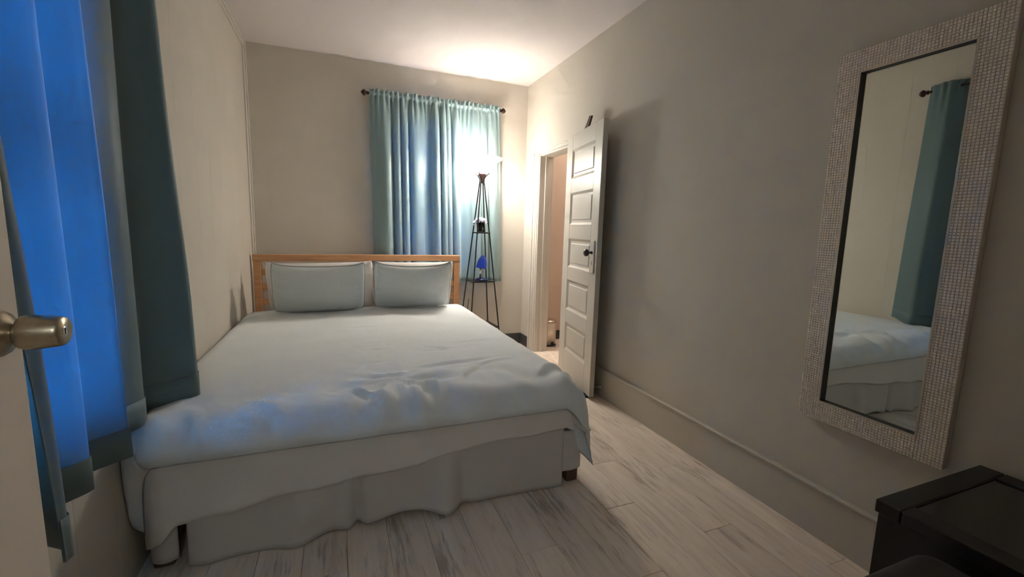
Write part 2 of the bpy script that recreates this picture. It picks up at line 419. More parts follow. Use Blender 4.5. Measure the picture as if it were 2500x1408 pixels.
# door casing of the bathroom opening (stepped profile) and its jambs
cas = struct(empty('trim_3', (XR, OY1, 0)), 'stepped painted casing around the bathroom doorway', 'trim')
def casing(name, a, b_, ch=0.003): box(name, a, b_, 'trim_paint', cas, ch=ch)
casing('casing_board', (XR - 0.016, OY1, 0), (XR, OY1 + 0.115, OZ + 0.035))
casing('casing_edge', (XR - 0.026, OY1 + 0.085, 0), (XR, OY1 + 0.115, OZ + 0.035), 0.004)
casing('casing_step', (XR - 0.022, OY1 + 0.030, 0), (XR, OY1 + 0.050, OZ + 0.02), 0.003)
casing('head_casing', (XR - 0.016, OY0, OZ), (XR, OY1, OZ + 0.035))
casing('head_edge', (XR - 0.026, OY0 - 0.06, OZ + 0.026), (XR, OY1 + 0.115, OZ + 0.040), 0.003)
casing('head_step', (XR - 0.020, OY0, OZ + 0.006), (XR, OY1 + 0.03, OZ + 0.014), 0.002)
casing('casing_board', (XR - 0.012, OY0 - 0.06, 0), (XR, OY0, OZ + 0.03))
casing('jamb', (XR - 0.010, OY1 - 0.02, 0), (XR + 0.135, OY1, OZ))
casing('jamb', (XR - 0.004, OY0, 0), (XR + 0.135, OY0 + 0.018, OZ))
casing('head_jamb', (XR - 0.004, OY0 + 0.018, OZ - 0.018), (XR + 0.135, OY1 - 0.02, OZ))
casing('door_stop_strip', (XR + 0.045, OY1 - 0.034, 0), (XR + 0.085, OY1 - 0.02, OZ - 0.018))
casing('strike_plate', (XR - 0.012, OY1 - 0.004, 1.00), (XR - 0.009, OY1 + 0.012, 1.06), 0.001)

# ------------------------------------------------------------------ windows
def window(name, label, o, ux, w, z0, z1, inward, fmat):
    """o: corner on the wall's room face; ux: unit vector along the wall; inward: unit vector into the room"""
    wn = struct(empty(name, (o[0], o[1], z0)), label, 'window')
    ux, iw, o = Vector(ux), Vector(inward), Vector((o[0], o[1], 0))
    def bx(nm, u0, u1, d0, d1, a, b_, mat, parent=wn, ch=0.003):
        pa = o + ux * u0 + iw * d0; pb = o + ux * u1 + iw * d1
        lo = (min(pa.x, pb.x), min(pa.y, pb.y), a); hi = (max(pa.x, pb.x), max(pa.y, pb.y), b_)
        return box(nm, lo, hi, mat, parent, ch=ch)
    bx('casing', -0.06, 0.0, -0.002, 0.012, z0 - 0.05, z1 + 0.06, fmat); bx('casing', w, w + 0.06, -0.002, 0.012, z0 - 0.05, z1 + 0.06, fmat)
    bx('casing', 0, w, -0.002, 0.012, z1, z1 + 0.06, fmat); bx('sill', 0, w, -0.09, 0.018, z0 - 0.03, z0, fmat)
    zm = (z0 + z1) / 2
    for (a, b_, d) in ((z0, zm + 0.02, -0.05), (zm - 0.02, z1, -0.085)):
        s = bx('sash', 0.0, 0.04, d - 0.03, d, a, b_, fmat); bx('stile', w - 0.04, w, d - 0.03, d, a, b_, fmat, s)
        bx('rail', 0.04, w - 0.04, d - 0.03, d, a, a + 0.045, fmat, s); bx('rail', 0.04, w - 0.04, d - 0.03, d, b_ - 0.045, b_, fmat, s)
        bx('pane', 0.04, w - 0.04, d - 0.017, d - 0.013, a + 0.045, b_ - 0.045, 'window_glass', s, ch=0)
    return wn
window('window_1', 'sash window glowing blue behind the left curtain', (XL, LWY0), (0, 1, 0), LWY1 - LWY0, LWZ0, LWZ1, (1, 0, 0), 'trim_paint')
window('window_2', 'sash window glowing blue behind the far curtain', (BWX0, YB), (1, 0, 0), BWX1 - BWX0, BWZ0, BWZ1, (0, -1, 0), 'trim_paint')

# ------------------------------------------------------------------ bathroom door, folded back against the right wall
hinge = Vector((1.742 + 0.03 * 0.1502, 3.205 + 0.03 * 0.9887, 0)); freeP = Vector((1.644, 2.56, 0))
tdir = (freeP - hinge).normalized(); LEN = (freeP - hinge).length
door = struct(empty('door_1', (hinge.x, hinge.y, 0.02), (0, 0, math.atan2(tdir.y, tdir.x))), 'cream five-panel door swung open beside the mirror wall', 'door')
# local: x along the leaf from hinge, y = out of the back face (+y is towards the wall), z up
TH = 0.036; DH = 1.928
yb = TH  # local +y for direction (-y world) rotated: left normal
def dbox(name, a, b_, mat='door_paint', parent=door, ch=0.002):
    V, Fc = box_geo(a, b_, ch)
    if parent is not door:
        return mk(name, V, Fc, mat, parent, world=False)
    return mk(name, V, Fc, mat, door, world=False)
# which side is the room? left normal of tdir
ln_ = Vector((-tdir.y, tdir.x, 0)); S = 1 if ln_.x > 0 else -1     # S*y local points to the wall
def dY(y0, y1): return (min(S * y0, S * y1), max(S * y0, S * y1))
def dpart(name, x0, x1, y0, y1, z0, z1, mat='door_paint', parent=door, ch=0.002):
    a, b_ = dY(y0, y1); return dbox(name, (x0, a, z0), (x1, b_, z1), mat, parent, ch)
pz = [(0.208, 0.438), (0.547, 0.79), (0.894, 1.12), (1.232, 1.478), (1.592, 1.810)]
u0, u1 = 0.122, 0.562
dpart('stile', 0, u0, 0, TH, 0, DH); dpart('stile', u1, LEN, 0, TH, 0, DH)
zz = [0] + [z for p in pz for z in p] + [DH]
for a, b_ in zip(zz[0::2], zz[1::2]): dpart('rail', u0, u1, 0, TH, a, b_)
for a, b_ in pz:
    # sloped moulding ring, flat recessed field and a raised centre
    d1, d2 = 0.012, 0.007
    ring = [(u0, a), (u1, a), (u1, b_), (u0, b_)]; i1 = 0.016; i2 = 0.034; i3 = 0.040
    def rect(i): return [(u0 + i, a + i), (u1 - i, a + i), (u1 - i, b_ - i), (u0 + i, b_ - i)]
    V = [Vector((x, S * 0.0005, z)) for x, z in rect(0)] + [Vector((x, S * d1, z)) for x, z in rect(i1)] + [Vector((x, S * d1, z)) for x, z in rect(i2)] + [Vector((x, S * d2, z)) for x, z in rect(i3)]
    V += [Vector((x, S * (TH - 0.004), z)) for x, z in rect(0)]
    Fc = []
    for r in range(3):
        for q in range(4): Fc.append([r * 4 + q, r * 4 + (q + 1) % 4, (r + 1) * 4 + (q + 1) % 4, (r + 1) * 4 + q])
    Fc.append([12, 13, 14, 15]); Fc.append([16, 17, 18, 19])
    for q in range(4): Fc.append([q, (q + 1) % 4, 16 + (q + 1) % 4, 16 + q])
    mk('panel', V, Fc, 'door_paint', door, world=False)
# lock plate, knob, latch
ku, kz = LEN - 0.062, 1.035
lp = dpart('lock_plate', ku - 0.030, ku + 0.030, -0.009, 0.0, kz - 0.145, kz + 0.085, 'door_paint', ch=0.004)
dpart('keyhole', ku - 0.004, ku + 0.004, -0.0095, -0.008, kz - 0.085, kz - 0.058, 'rubber_black', lp, 0.0005)
prof = [(0.011, 0.0), (0.011, 0.006), (0.008, 0.008), (0.008, 0.022), (0.014, 0.026), (0.023, 0.033), (0.0275, 0.042), (0.026, 0.051), (0.018, 0.059), (0.006, 0.062), (0.001, 0.0622)]
V, Fc = lathe_geo([(r, h) for r, h in prof], 28, (0, 0, 0), 'y')
V = [Vector((v.x + ku, -S * (v.y + 0.008), v.z + kz)) for v in V]
tag(mk('knob', V, Fc, 'black_knob', door, True, world=False), 'small round black knob')
V, Fc = lathe_geo([(0.008, 0), (0.008, 0.003), (0.005, 0.006), (0.001, 0.0065)], 14, (0, 0, 0), 'x')
mk('latch', [Vector((v.x + LEN, S * (TH * 0.55) + v.y, v.z + kz - 0.02)) for v in V], Fc, 'steel', door, True, world=False)
for hz in (0.2, 0.95, 1.7):
    V, Fc = tube_geo([(0.0, S * TH, hz), (0.0, S * TH, hz + 0.09)], 0.007, 8); mk('hinge', V, Fc, 'steel', door, True, world=False)
# spring door stop on the back of the leaf near the floor
sp_ = mk('door_stop', *tube_geo([(LEN - 0.05, S * TH, 0.055), (LEN - 0.05, S * (TH + 0.062), 0.055)], 0.005, 8), 'steel', door, True, world=False)
mk('stop_tip', *tube_geo([(LEN - 0.05, S * (TH + 0.060), 0.055), (LEN - 0.05, S * (TH + 0.074), 0.055)], 0.009, 10), 'rubber_white', sp_, True, world=False)

# ------------------------------------------------------------------ entry door in the left foreground
DX = -0.452; DEY = 0.872
ed = struct(empty('door_2', (DX, YF, 0)), 'cream entry door with brass knob at the left edge', 'door')
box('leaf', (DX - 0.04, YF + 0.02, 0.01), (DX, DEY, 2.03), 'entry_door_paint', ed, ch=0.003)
kp = (DX, 0.822, 1.034)
rose = mk('rose', *lathe_geo([(0.033, 0.0), (0.033, 0.004), (0.030, 0.009), (0.022, 0.014), (0.016, 0.018), (0.014, 0.020)], 36, kp, 'x'), 'knob_brass', ed, True)
kn = mk('knob', *lathe_geo([(0.0135, 0.018), (0.0135, 0.022), (0.018, 0.0235), (0.0235, 0.027), (0.0255, 0.033), (0.0250, 0.045), (0.0222, 0.068), (0.0212, 0.0715), (0.0198, 0.0735)], 40, kp, 'x'), 'knob_brass', ed, True)
tag(kn, 'satin brass knob with a keyhole')
mk('knob_face', *lathe_geo([(0.0198, 0.0733), (0.018, 0.0728), (0.0085, 0.0715), (0.001, 0.0714)], 36, kp, 'x'), 'knob_face', kn, True)
mk('lock_cylinder', *lathe_geo([(0.0072, 0.070), (0.0072, 0.0732), (0.0065, 0.0738), (0.001, 0.0738)], 24, kp, 'x'), 'chrome', kn, True)
box('keyway', (kp[0] + 0.0735, kp[1] - 0.0011, kp[2] - 0.0045), (kp[0] + 0.0742, kp[1] + 0.0011, kp[2] + 0.0045), 'rubber_black', kn)
mk('latch', *tube_geo([(DX - 0.02, DEY - 0.004, 1.034), (DX - 0.02, DEY + 0.010, 1.034)], 0.010, 12), 'knob_brass', ed, True)

# ------------------------------------------------------------------ bed frame
bed = thing('bed', 'pine bed frame with slatted headboard standing against the far wall', 'bed', (0.2, 2.85, 0))
HX0, HX1, HY0, HY1 = -0.645, 1.055, 3.985, 4.03
for x0, x1 in ((HX0, HX0 + 0.055), (HX1 - 0.055, HX1)): box('headboard_post', (x0, HY0, 0), (x1, HY1, 0.940), 'pine', bed, ch=0.004)
box('headboard_rail', (HX0 - 0.004, HY0 - 0.004, 0.892), (HX1 + 0.004, HY1 + 0.004, 0.946), 'pine', bed, ch=0.004)
for za, zb in ((0.778, 0.824), (0.656, 0.706), (0.535, 0.580), (0.413, 0.458)): box('headboard_slat', (HX0 + 0.055, HY0 + 0.012, za), (HX1 - 0.055, HY1 - 0.010, zb), 'pine', bed, ch=0.003)
for x0 in (HX0 + 0.01, HX1 - 0.055): box('side_rail', (x0, 1.74, 0.20), (x0 + 0.035, HY0, 0.30), 'pine', bed, ch=0.003)
box('foot_rail', (HX0 + 0.01, 1.74, 0.20), (HX1 - 0.01, 1.775, 0.30), 'pine', bed, ch=0.003)
for x0 in (HX0 + 0.02, HX1 - 0.067):
    V, Fc = box_geo((x0, 1.70, 0), (x0 + 0.065, 1.77, 0.24), 0.012); mk('leg', V, Fc, 'dark_wood_leg', bed)
for k in range(10):
    y = 1.86 + k * 0.22; box('slat', (HX0 + 0.046, y, 0.215), (HX1 - 0.046, y + 0.08, 0.232), 'pine', bed)

# mattress with its white fitted sheet
MX0, MX1, MY0, MY1, MZ0, MZ1 = -0.585, 0.940, 1.70, 3.975, 0.24, 0.492
V, Fc = box_geo((MX0, MY0, MZ0), (MX1, MY1, MZ1))
mt = mk('mattress', V, Fc, 'white_cloth'); bv = mt.modifiers.new('round', 'BEVEL'); bv.width = 0.05; bv.segments = 5
for p in mt.data.polygons: p.use_smooth = True
tag(mt, 'thick mattress in a white fitted sheet on the pine bed frame', 'mattress')

# ------------------------------------------------------------------ hanging cloth round the bed
def nz(x, y, z=0.0): return noise.noise(Vector((x, y, z)))
def strip(name, path, ztop, zbot, out, mat, parent=None, nu=200, nv=18, label=None, thick=0.0022):
    """path: plan polyline (x, y); zbot(s), out(s, t) outward push in metres; t runs 0 at the top to 1 at the hem"""
    P = catmull([Vector((p[0], p[1], 0)) for p in path], 400)
    L = [0.0]
    for a, b_ in zip(P, P[1:]): L.append(L[-1] + (b_ - a).length)
    def at(s):
        d = s * L[-1]
        lo, hi = 0, len(L) - 1
        while hi - lo > 1:
            m_ = (lo + hi) // 2
            if L[m_] <= d: lo = m_
            else: hi = m_
        t = (d - L[lo]) / max(1e-9, L[hi] - L[lo])
        tan = (P[hi] - P[lo]).normalized()
        return P[lo].lerp(P[hi], t), Vector((tan.y, -tan.x, 0))
    V = []
    for j in range(nv):
        t = j / (nv - 1)
        for i in range(nu):
            s = i / (nu - 1); p, n_ = at(s)
            q = p + n_ * out(s, t, p); zt = ztop(s, p) if callable(ztop) else ztop
            V.append(Vector((q.x, q.y, lerp(zt, zbot(s, p), t))))
    o = mk(name, V, grid_faces(nu, nv), mat, parent, True)
    so = o.modifiers.new('thickness', 'SOLIDIFY'); so.thickness = thick; so.offset = 0
    return o

# pleated bed skirt: front panel, a corner panel at the wall side, a side panel towards the door
skirt = thing('bed_skirt', 'pleated off-white bed skirt hanging from the foot of the bed to the floor', 'bed skirt', (0.2, 1.69, 0))
def front_out(s, t, p):
    x = p.x; g = lambda c, w: math.exp(-((x - c) / w) ** 2)
    return t ** 1.2 * (0.046 * g(-0.17, 0.07) + 0.070 * g(0.395, 0.065) - 0.012 * g(-0.02, 0.08) + 0.02 * g(-0.47, 0.06) + 0.016 * g(0.9, 0.1)
                       - 0.010 * g(0.62, 0.09) + 0.010 * math.sin(x * 13)) - 0.034 * g(0.045, 0.020) * (0.25 + 0.75 * t) + 0.014 * g(0.0, 0.03) * t - 0.022 * g(0.47, 0.03) * t + 0.005 * nz(x * 6, t * 2)
strip('front_panel', [(-0.515, 1.690), (0.0, 1.690), (0.5, 1.690), (0.955, 1.690)], 0.36, lambda s, p: 0.010 + 0.007 * math.sin(p.x * 5) + 0.022 * math.exp(-((p.x - 0.2) / 0.1) ** 2), front_out, 'skirt_cloth', skirt)
strip('corner_panel', [(-0.545, 1.700), (-0.59, 1.692), (-0.628, 1.705), (-0.636, 1.76), (-0.636, 2.1)], 0.36, lambda s, p: 0.030, lambda s, t, p: -t * 0.010 * math.sin(s * 20) * (1 if p.y < 1.75 else 0), 'skirt_cloth', skirt, nu=70)
strip('side_panel', [(0.945, 1.693), (1.03, 1.690), (1.062, 1.712), (1.063, 1.80), (1.062, 2.4), (1.060, 3.3), (1.058, 3.95)], 0.27,
      lambda s, p: 0.070 + 0.008 * math.sin(s * 40), lambda s, t, p: t * 0.012 * math.sin(s * 60), 'skirt_cloth', skirt, nu=150)

# flat white sheet hanging over the foot end
def sheet_bot(s, p):
    if p.x > 0.965: return pw(p.y, [(1.66, 0.30), (1.72, 0.225), (1.78, 0.19), (2.0, 0.2)])
    if p.x < -0.585 and p.y > 1.69: return 0.12
    return pw(p.x, [(-0.63, 0.10), (-0.585, 0.125), (-0.53, 0.175), (-0.42, 0.188), (-0.2, 0.213), (0.1, 0.238), (0.24, 0.251), (0.6, 0.290), (0.88, 0.302)]) + 0.004 * math.sin(p.x * 22)
sheet = strip('flat_sheet', [(-0.636, 2.25), (-0.636, 1.85), (-0.634, 1.72), (-0.612, 1.668), (-0.54, 1.660), (0.0, 1.660), (0.5, 1.660), (0.925, 1.660), (0.965, 1.668), (0.985, 1.700), (0.985, 1.85), (0.985, 2.6), (0.985, 3.3), (0.985, 3.94)],
              lambda s, p: 0.455, sheet_bot, lambda s, t, p: t * (0.105 * smooth(0.95, 0.985, p.x) + 0.006 * math.sin(p.x * 9) + 0.006 * nz(p.x * 5, t * 2) + 0.010 * math.exp(-((p.x + 0.575) / 0.02) ** 2)), 'white_cloth', None, nu=320, nv=20)
tag(sheet, 'plain white sheet hanging below the comforter at the bed foot', 'sheet')

# ------------------------------------------------------------------ comforter
CX0, CX1, CY0, CY1, CZ = -0.585, 0.928, 1.700, 3.72, 0.497
LL, LR, LF = 0.30, 0.33, 0.128
NU, NV = 130, 150
def spread_vals(a, b_, la, lb, n):
    return [lerp(a - la, b_ + lb, i / (n - 1)) for i in range(n)]
U = spread_vals(CX0, CX1, LL, LR, NU); Wv = spread_vals(CY0, CY1, LF, 0.0, NV)
def base_pt(u, w):
    dxr, dxl, dyf = max(0, u - CX1), max(0, CX0 - u), max(0, CY0 - w)
    x = min(max(u, CX0), CX1); y = max(w, CY0)
    fx = dxr if dxr > 0 else -dxl
    d = math.hypot(fx, dyf)
    z = CZ
    if d > 0:
        r = 0.075 if fx >= 0 else 0.045
        if abs(fx) < 1e-9: r = 0.078
        elif fx > 0: r = lerp(0.078, 0.060, min(1, abs(fx) / d))
        a = min(d / r, PI / 2)
        h = r * math.sin(a); drop = r * (1 - math.cos(a)) + max(0, d - r * PI / 2)
        ux_, uy_ = fx / d, -dyf / d
        if fx > 0 and dyf > 0:           # the corner bunches up and flares out into a tip
            k = min(1, fx * dyf / (LR * LF)); h += 0.115 * k; drop += 0.075 * k
        if fx < 0 and dyf > 0:
            k = min(1, -fx * dyf / (LL * LF)); drop += 0.05 * k
        x += ux_ * h; y += uy_ * h; z -= drop
    return Vector((max(x, XL + 0.006), y, z))
def th_at(u, w):
    e = min(u - (CX0 - LL), CX1 + LR - u, (w - (CY0 - LF)) * 2.4, (CY1 - w) * 1.4)
    return 0.004 + 0.046 * (1 - math.exp(-max(0, e) / 0.040))
def wrinkle(u, w):
    g = lambda x, y, sx_, sy_: math.exp(-((u - x) / sx_) ** 2 - ((w - y) / sy_) ** 2)
    h = 0.006 * nz(u * 2.3, w * 2.3, 3) + 0.003 * nz(u * 6, w * 6, 1)
    front = smooth(2.05, 1.72, w)
    # fan of creases gathered at the middle of the foot end
    a = math.atan2(w - 1.86, u - 0.20); r = math.hypot(w - 1.86, u - 0.20)
    h += front * 0.012 * math.sin(a * 9 + 1.2 * nz(u * 5, w * 5)) * math.exp(-((r - 0.17) / 0.14) ** 2)
    h += 0.012 * front * nz(u * 5.0 + 0.7 * w, w * 9.0, 5) + 0.013 * front * nz(u * 12.0 + 2 * w, w * 5, 9)
    def crease(x0, y0, x1, y1, amp, wid):
        dx, dy = x1 - x0, y1 - y0; L2 = dx * dx + dy * dy
        t = max(0, min(1, ((u - x0) * dx + (w - y0) * dy) / L2)); px, py = x0 + t * dx, y0 + t * dy
        d = math.hypot(u - px, w - py) * (1 if ((u - px) * dy - (w - py) * dx) > 0 else -1)
        fade = math.sin(PI * min(1, max(0, 0.08 + 0.84 * t)))
        return amp * fade * (math.exp(-(d / wid) ** 2) - 0.8 * math.exp(-((d - 1.4 * wid) / wid) ** 2))
    for c in ((0.10, 1.93, 0.30, 1.90, 0.007, 0.014), (0.32, 1.99, 0.72, 2.06, 0.008, 0.016), (0.45, 1.75, 0.62, 1.98, 0.013, 0.018), (0.55, 1.95, 0.80, 2.02, 0.006, 0.014),
              (0.0, 1.80, 0.20, 1.66, 0.012, 0.016), (0.30, 1.62, 0.28, 1.82, 0.014, 0.014), (0.38, 1.60, 0.36, 1.78, 0.012, 0.014), (0.22, 1.60, 0.23, 1.80, 0.012, 0.012),
              (0.12, 2.36, 0.24, 2.38, 0.005, 0.012), (0.12, 2.50, 0.20, 2.53, 0.005, 0.012), (0.03, 2.93, 0.20, 2.92, 0.004, 0.02), (0.42, 2.28, 0.60, 2.31, 0.006, 0.02), (0.45, 2.36, 0.56, 2.26, 0.006, 0.018),
              (0.10, 2.14, 0.24, 2.15, 0.005, 0.012), (0.62, 2.40, 0.9, 2.42, 0.003, 0.02), (-0.35, 1.78, -0.15, 1.62, 0.010, 0.02), (-0.5, 1.74, -0.42, 1.60, 0.010, 0.02), (0.80, 1.72, 0.98, 1.86, 0.014, 0.025), (0.88, 1.62, 1.02, 1.80, 0.014, 0.02)):
        h += crease(*c)
    return h
B = [[base_pt(u, w) for u in U] for w in Wv]
def nrm(j, i):
    a = B[j][min(i + 1, NU - 1)] - B[j][max(i - 1, 0)]; c = B[min(j + 1, NV - 1)][i] - B[max(j - 1, 0)][i]
    n_ = a.cross(c); return n_.normalized() if n_.length > 1e-9 else Vector((0, 0, 1))
top, bot = [], []
for j, w in enumerate(Wv):
    for i, u in enumerate(U):
        n_ = nrm(j, i); th = th_at(u, w)
        q = B[j][i] + n_ * (th + wrinkle(u, w) * min(1, th / 0.03)); q.x = max(q.x, XL + 0.004)
        top.append(q); bot.append(B[j][i] + n_ * 0.002)
V = top + bot; K = NU * NV
Fc = grid_faces(NU, NV) + grid_faces(NU, NV, K, True)
rim = [(0, i) for i in range(NU)] + [(j, NU - 1) for j in range(1, NV)] + [(NV - 1, i) for i in range(NU - 2, -1, -1)] + [(j, 0) for j in range(NV - 2, 0, -1)]
for (ja, ia), (jb, ib) in zip(rim, rim[1:] + rim[:1]):
    a, b_ = ja * NU + ia, jb * NU + ib; Fc.append([a, b_, K + b_, K + a])
comf = mk('comforter', V, Fc, 'comforter_cloth', None, True)
tag(comf, 'pale blue-grey puffy comforter spread over the bed', 'comforter')
pipe = [top[j * NU + i] + (bot[j * NU + i] - top[j * NU + i]) * 0.5 for j, i in rim]
mk('edge_seam', *tube_geo(pipe[::2], 0.0016, 6, closed=True), 'seam_thread', comf, True)

# ------------------------------------------------------------------ pillows
def pillow(name, label, group, cx, yb_, zb, w, h, T, tilt, rz, mat, seam, seed, corner=0.03, sag=0.0, roll=0.0):
    """stands on its lower long edge at (cx, yb_, zb) and leans back by tilt"""
    n, m_ = 46, 34
    R_ = Matrix.Translation((cx, yb_, zb)) @ Matrix.Rotation(rz, 4, 'Z') @ Matrix.Rotation(-tilt, 4, 'X') @ Matrix.Rotation(roll, 4, 'Y')
    top_, bot_ = [], []
    for j in range(m_):
        for i in range(n):
            u = -1 + 2 * i / (n - 1); v = -1 + 2 * j / (m_ - 1)
            # outline pulled in between the corners
            ex = 1 - 0.022 * (1 - v * v) * abs(u) ** 3 * (1 if abs(u) > 0.01 else 0)
            ev = 1 - 0.030 * (1 - u * u) * abs(v) ** 3
            x = u * w / 2 * ex; z = v * h / 2 * ev - (sag * (1 - u * u) * max(0, v)) + (corner * abs(u) ** 6 * max(0, v) ** 4)
            cr_ = 1 - 0.055 * (abs(u) * abs(v)) ** 5; x *= cr_; z *= cr_
            prof_ = (max(0, 1 - abs(u) ** 2.6) ** 0.55) * (max(0, 1 - abs(v) ** 2.4) ** 0.55)
            edge = min(1 - abs(u), 1 - abs(v))
            wr_ = 0.006 * nz(u * 2.2 + seed, v * 2.2) * prof_
            pu = math.exp(-(1 - abs(u)) / 0.16)
            wr_ += 0.022 * pu * nz(seed * 3 + u * 1.5, v * 11) * prof_ ** 0.5 + 0.007 * math.exp(-(1 - abs(v)) / 0.16) * nz(u * 10, seed + v * 1.5) * prof_ ** 0.5
            f = T / 2 * prof_ * (1 + 0.12 * v * -1)
            top_.append(R_ @ Vector((x, -(f + wr_ + 0.002), z + h / 2))); bot_.append(R_ @ Vector((x, f * 0.8 + 0.002, z + h / 2)))
    K_ = n * m_; Fc_ = grid_faces(n, m_) + grid_faces(n, m_, K_, True)
    rm = [(0, i) for i in range(n)] + [(j, n - 1) for j in range(1, m_)] + [(m_ - 1, i) for i in range(n - 2, -1, -1)] + [(j, 0) for j in range(m_ - 2, 0, -1)]
    for (ja, ia), (jb, ib) in zip(rm, rm[1:] + rm[:1]):
        a, b_ = ja * n + ia, jb * n + ib; Fc_.append([a, b_, K_ + b_, K_ + a])
    o = mk(name, top_ + bot_, Fc_, mat, None, True); tag(o, label, 'pillow', group)
    if seam:
        pp = [(top_[j * n + i] + bot_[j * n + i]) / 2 for j, i in rm]
        mk('piping', *tube_geo(pp, 0.0042, 8, closed=True), seam, o, True)
    return o
plain('cushion_piping', (0.36, 0.41, 0.42), 0.85)
pillow('bed_pillow', 'white pillow behind the left blue-grey cushion', 'white pillows against the headboard', -0.125, 3.785, 0.505, 0.780, 0.43, 0.17, math.radians(-20), 0.0, 'white_cloth', None, 1.3, corner=0.02, roll=math.radians(-1.2))
pillow('bed_pillow', 'white pillow behind the right blue-grey cushion', 'white pillows against the headboard', 0.590, 3.795, 0.505, 0.650, 0.43, 0.16, math.radians(-19), 0.0, 'white_cloth', None, 4.1, corner=0.015)
pillow('cushion', 'left of the two blue-grey piped cushions on the bed', 'blue-grey cushions', -0.140, 3.545, 0.553, 0.630, 0.395, 0.17, math.radians(-24), math.radians(2), 'cushion_cloth', 'cushion_piping', 2.2, sag=0.012)
pillow('cushion', 'right of the two blue-grey piped cushions on the bed', 'blue-grey cushions', 0.548, 3.575, 0.553, 0.600, 0.400, 0.16, math.radians(-24), math.radians(-4), 'cushion_cloth', 'cushion_piping', 7.7, sag=0.022)

# ------------------------------------------------------------------ curtains
def curtain_back(label, x0, x1, xb0, xb1, seed, ztop, zbot, yc):
    nu, nv = 190, 46; V = []
    rr = random.Random(seed); nf = 6 if x1 - x0 > 0.6 else 4.5; ph = rr.uniform(0, 6)
    ntop = int((x1 - x0) * 25)
    zs = [ztop + 0.038 - 0.10 * (j / 9) for j in range(10)] + [lerp(ztop - 0.062, zbot, ((j + 1) / (nv - 10)) ** 1.15) for j in range(nv - 10)]
    for z in zs:
        tt = max(0, min(1, (ztop - z) / (ztop - zbot)))      # 0 at the rod
        for i in range(nu):
            s = i / (nu - 1)
            x = lerp(lerp(x0, x1, s), lerp(xb0, xb1, s), tt ** 0.8)
            wob = 0.9 * nz(s * 3.1, seed)
            a = 2 * PI * (nf * s + 0.35 * math.sin(2 * PI * s * 1.7 + seed) ) + ph
            fold = math.sin(a + wob); fold = math.copysign(abs(fold) ** 0.75, fold)
            ga = 2 * PI * (ntop * s) + 1.5 * nz(s * 14, seed + 5)
            gath = math.sin(ga)
            wt = math.exp(-max(0, ztop - z) / 0.09)
            amp = lerp(0.026, 0.044, smooth(0.0, 0.4, tt)) * (0.75 + 0.5 * nz(s * 4, seed + 9))
            y = yc + (1 - wt * 0.8) * amp * fold + wt * 0.016 * gath
            y += 0.006 * nz(s * 9, z * 1.5, seed) * (1 - wt)
            x += (1 - wt) * 0.012 * math.cos(a + wob)
            zz_ = z
            if z > ztop - 0.012:                               # ruffled heading above the rod
                k = (z - ztop + 0.012) / 0.05
                y += k * 0.022 * math.sin(ga * 0.6 + 4 * nz(s * 22, seed)); zz_ += k * 0.022 * nz(s * 24, seed + 2)
            rod = math.exp(-((z - ztop) / 0.016) ** 2)
            y = lerp(y, yc - 0.014 - 0.003 * gath, rod * 0.9)
            V.append(Vector((x, min(y, YB - 0.02), zz_)))
    o = mk('curtain', V, grid_faces(nu, nv), 'curtain_cloth', None, True)
    so = o.modifiers.new('thickness', 'SOLIDIFY'); so.thickness = 0.0016; so.offset = 0
    # stitched hem along the bottom
    hem = V[-nu:]
    mk('hem', *tube_geo([p + Vector((0, -0.001, 0.002)) for p in hem[::2]], 0.0022, 6), 'curtain_cloth', o, True)
    return tag(o, label, 'curtain', 'teal satin curtains on the far wall')
ROD_Y = YB - 0.075
curtain_back('wider pale teal satin curtain on the far wall, left of the floor lamp', 0.272, 0.925, 0.292, 0.965, 2, 2.325, 0.66, ROD_Y)
curtain_back('pale teal satin curtain hanging directly behind the glowing floor lamp', 0.915, 1.455, 0.955, 1.515, 5, 2.325, 0.675, ROD_Y)
def rod(name, label, a, b_, wall_dir, mat='bronze_dark'):
    a, b_ = Vector(a), Vector(b_); t = thing(name, label, 'curtain rod', a)
    mk('pole', *tube_geo([a, b_], 0.0085, 14), mat, t, True)
    d = (b_ - a).normalized()
    for e, dd in ((a, -d), (b_, d)):
        pr = [(0.012, 0.0), (0.017, 0.004), (0.012, 0.010), (0.012, 0.016), (0.023, 0.026), (0.026, 0.034), (0.022, 0.044), (0.011, 0.054), (0.003, 0.060)]
        V, Fc = lathe_geo(pr, 10, (0, 0, 0), 'x'); q = Vector((1, 0, 0)).rotation_difference(dd).to_matrix()
        mk('finial', [e + q @ v for v in V], Fc, mat, t)
        w = Vector(wall_dir); p = e - dd * 0.035
        mk('bracket', *tube_geo([p, p + w], 0.006, 8), mat, t, True)
    return t
plain('bronze_dark', (0.035, 0.016, 0.012), 0.35, metal=0.3, var=0.2, vscale=30)
rod('curtain_rod', 'dark bronze rod with faceted finials above the far window', (0.262, ROD_Y, 2.325), (1.462, ROD_Y, 2.325), (0, 0.078, 0))

